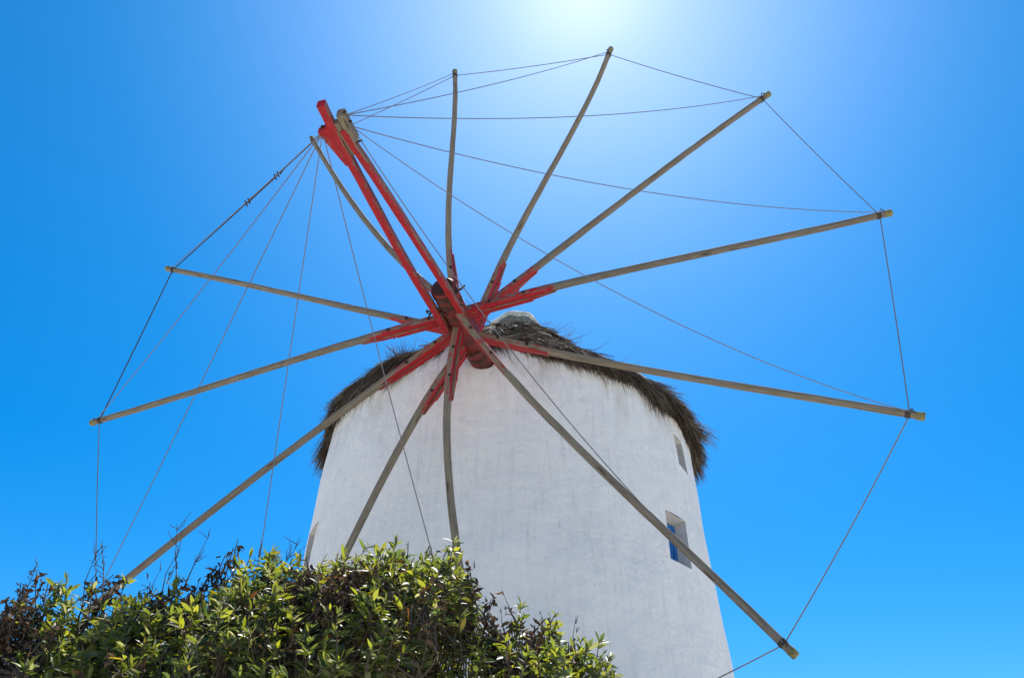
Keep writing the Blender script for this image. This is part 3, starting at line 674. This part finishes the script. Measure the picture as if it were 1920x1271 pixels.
    def join(sel, nm, mat, V=V, pal=pal):
        VV = V[sel]; k = len(VV); F = (np.array(leafF)[None] + (np.arange(k) * 8)[:, None, None]).reshape(-1, 3)
        o = np_mesh(nm, (VV - O).reshape(-1, 3), F, np.repeat(pal[sel], 8, 0), mat, root, True); return o
    tag(join(np.where(mask)[0], 'foliage', M_LEAF), kind='stuff')
    protos = []
    for q in range(14):
        c = LEAF_PAL[r.choice(len(LEAF_PAL), p=[.28, .24, .18, .14, .10, .06])] * r.uniform(.8, 1.3)
        cv = r.normal(.12, .1); v = leaf_verts(np.zeros((1, 3)), np.array([[1., 0, 0]]), np.array([[0, 1., 0]]), np.array([[0, 0, 1.]]), np.ones(1), np.array([r.uniform(.25, .32)]), np.array([cv]))[0]
        o = np_mesh('leaf', v, np.array(leafF), np.tile(c, (8, 1)), M_LEAF, None, True); protos.append(o.data); bpy.data.objects.remove(o)
    for q in pick:
        o = bpy.data.objects.new('leaf', protos[r.integers(0, 14)]); COL.objects.link(o); o.parent = root
        Mx = np.eye(4); Mx[:3, 0] = X[q] * L[q]; Mx[:3, 1] = Y[q] * L[q]; Mx[:3, 2] = Z[q] * L[q]; Mx[:3, 3] = P[q] - O
        o.matrix_local = Matrix(Mx.tolist())
    # ---- withered leaves: curled, hanging in clumps
    dd = np.where(kind == 1)[0]
    if len(dd):
        idx = np.repeat(dd, r.integers(14, 28, len(dd))); k = len(idx); t = r.random(k)
        P = T[idx] - D[idx] * (t * .20)[:, None] + r.normal(0, .012, (k, 3))
        LD = unit(D[idx] * .35 + r.normal(0, .7, (k, 3)) + np.array([0, 0, -.5])); LU = unit(r.normal(0, 1, (k, 3)))
        L = r.uniform(.02, .048, k); Wd = L * r.uniform(.25, .55, k); curl = r.normal(.1, .6, k)
        X, Y, Z = leaf_mats(k, LD, LU, L, Wd, curl); V2 = leaf_verts(P, X, Y, Z, L, Wd, curl)
        V2 = V2 + r.normal(0, .0022, V2.shape)
        c = np.array([(.08, .055, .036), (.05, .036, .026), (.12, .075, .042), (.19, .08, .025)])[r.choice(4, k, p=[.38, .36, .18, .08])] * r.uniform(.7, 1.3, k)[:, None]
        tag(join(np.arange(k), 'withered_leaves', M_DEAD, V2, c), kind='stuff')
    return root
shrub('evergreen_shrub', 'partly withered evergreen shrub at the far left with dark brown dead shoots', -3.0, -1.72, 4.2, .80, 700, .27, 11,
      sprigs=[(-2.37, 3.05, .06, .26, 1, 5), (-2.27, 3.03, .05, .2, 1, 4), (-2.2, 3.02, -.06, .14, 0, 3), (-2.03, 3.10, .02, .26, 1, 5), (-1.95, 3.05, -.05, .2, 1, 3), (-1.92, 3.05, .0, .1, 0, 2), (-2.47, 2.95, .05, .2, 1, 3)],
      bare=[(-2.47, 3.02, .14), (-2.12, 3.0, .2), (-2.03, 3.08, .16), (-1.88, 3.0, .16)], deadspots=[(-2.37, 3.0, .12), (-2.4, 2.75, .25), (-2.04, 3.05, .10), (-1.98, 2.97, .08), (-1.8, 2.85, .10)])
shrub('evergreen_shrub', 'large dense green evergreen shrub in front of the lower spokes of the sail wheel', -1.88, -.18, 4.2, .95, 1500, .18, 12,
      sprigs=[(-1.40, 3.27, .22, .32, 1, 8), (-1.45, 3.20, .16, .25, 1, 5), (-1.33, 3.2, .1, .22, 0, 5), (-1.62, 3.04, .03, .12, 0, 3), (-1.78, 3.03, .02, .14, 1, 3), (-1.2, 3.19, .05, .12, 0, 3), (-.9, 3.2, .02, .1, 1, 3), (-.56, 3.25, .03, .1, 0, 3), (-.3, 3.2, .0, .1, 0, 3)],
      bare=[(-1.66, 3.10, .26), (-1.60, 3.08, .2), (-1.72, 3.04, .14), (-1.32, 3.1, .16), (-1.27, 3.02, .3), (-.88, 3.15, .05), (-.66, 3.2, .08), (-.5, 3.2, .05)],
      deadspots=[(-1.47, 3.15, .09), (-1.43, 3.22, .06), (-1.75, 3.0, .07), (-1.58, 2.92, .12), (-.95, 2.98, .09), (-.72, 2.9, .13), (-.5, 3.1, .07), (-.85, 3.12, .05)])
shrub('evergreen_shrub', 'smaller sparse evergreen shrub before the white tower wall with rusty dead shoots', -.28, .58, 4.15, .6, 290, .20, 13,
      sprigs=[(-.06, 2.93, .03, .2, 1, 4), (.08, 2.95, .03, .2, 0, 4), (.02, 2.95, .02, .22, 1, 5), (.25, 2.90, .08, .2, 0, 5), (.17, 2.88, .1, .16, 1, 3), (.47, 2.73, .05, .15, 0, 4), (.36, 2.78, .04, .1, 0, 3)],
      bare=[(.05, 2.92, .08), (.0, 2.9, .06), (.2, 2.9, .05), (.33, 2.78, .08)], deadspots=[(-.07, 2.85, .07), (.07, 2.82, .08), (.18, 2.78, .06), (.1, 2.70, .06)], leafscale=1.0)
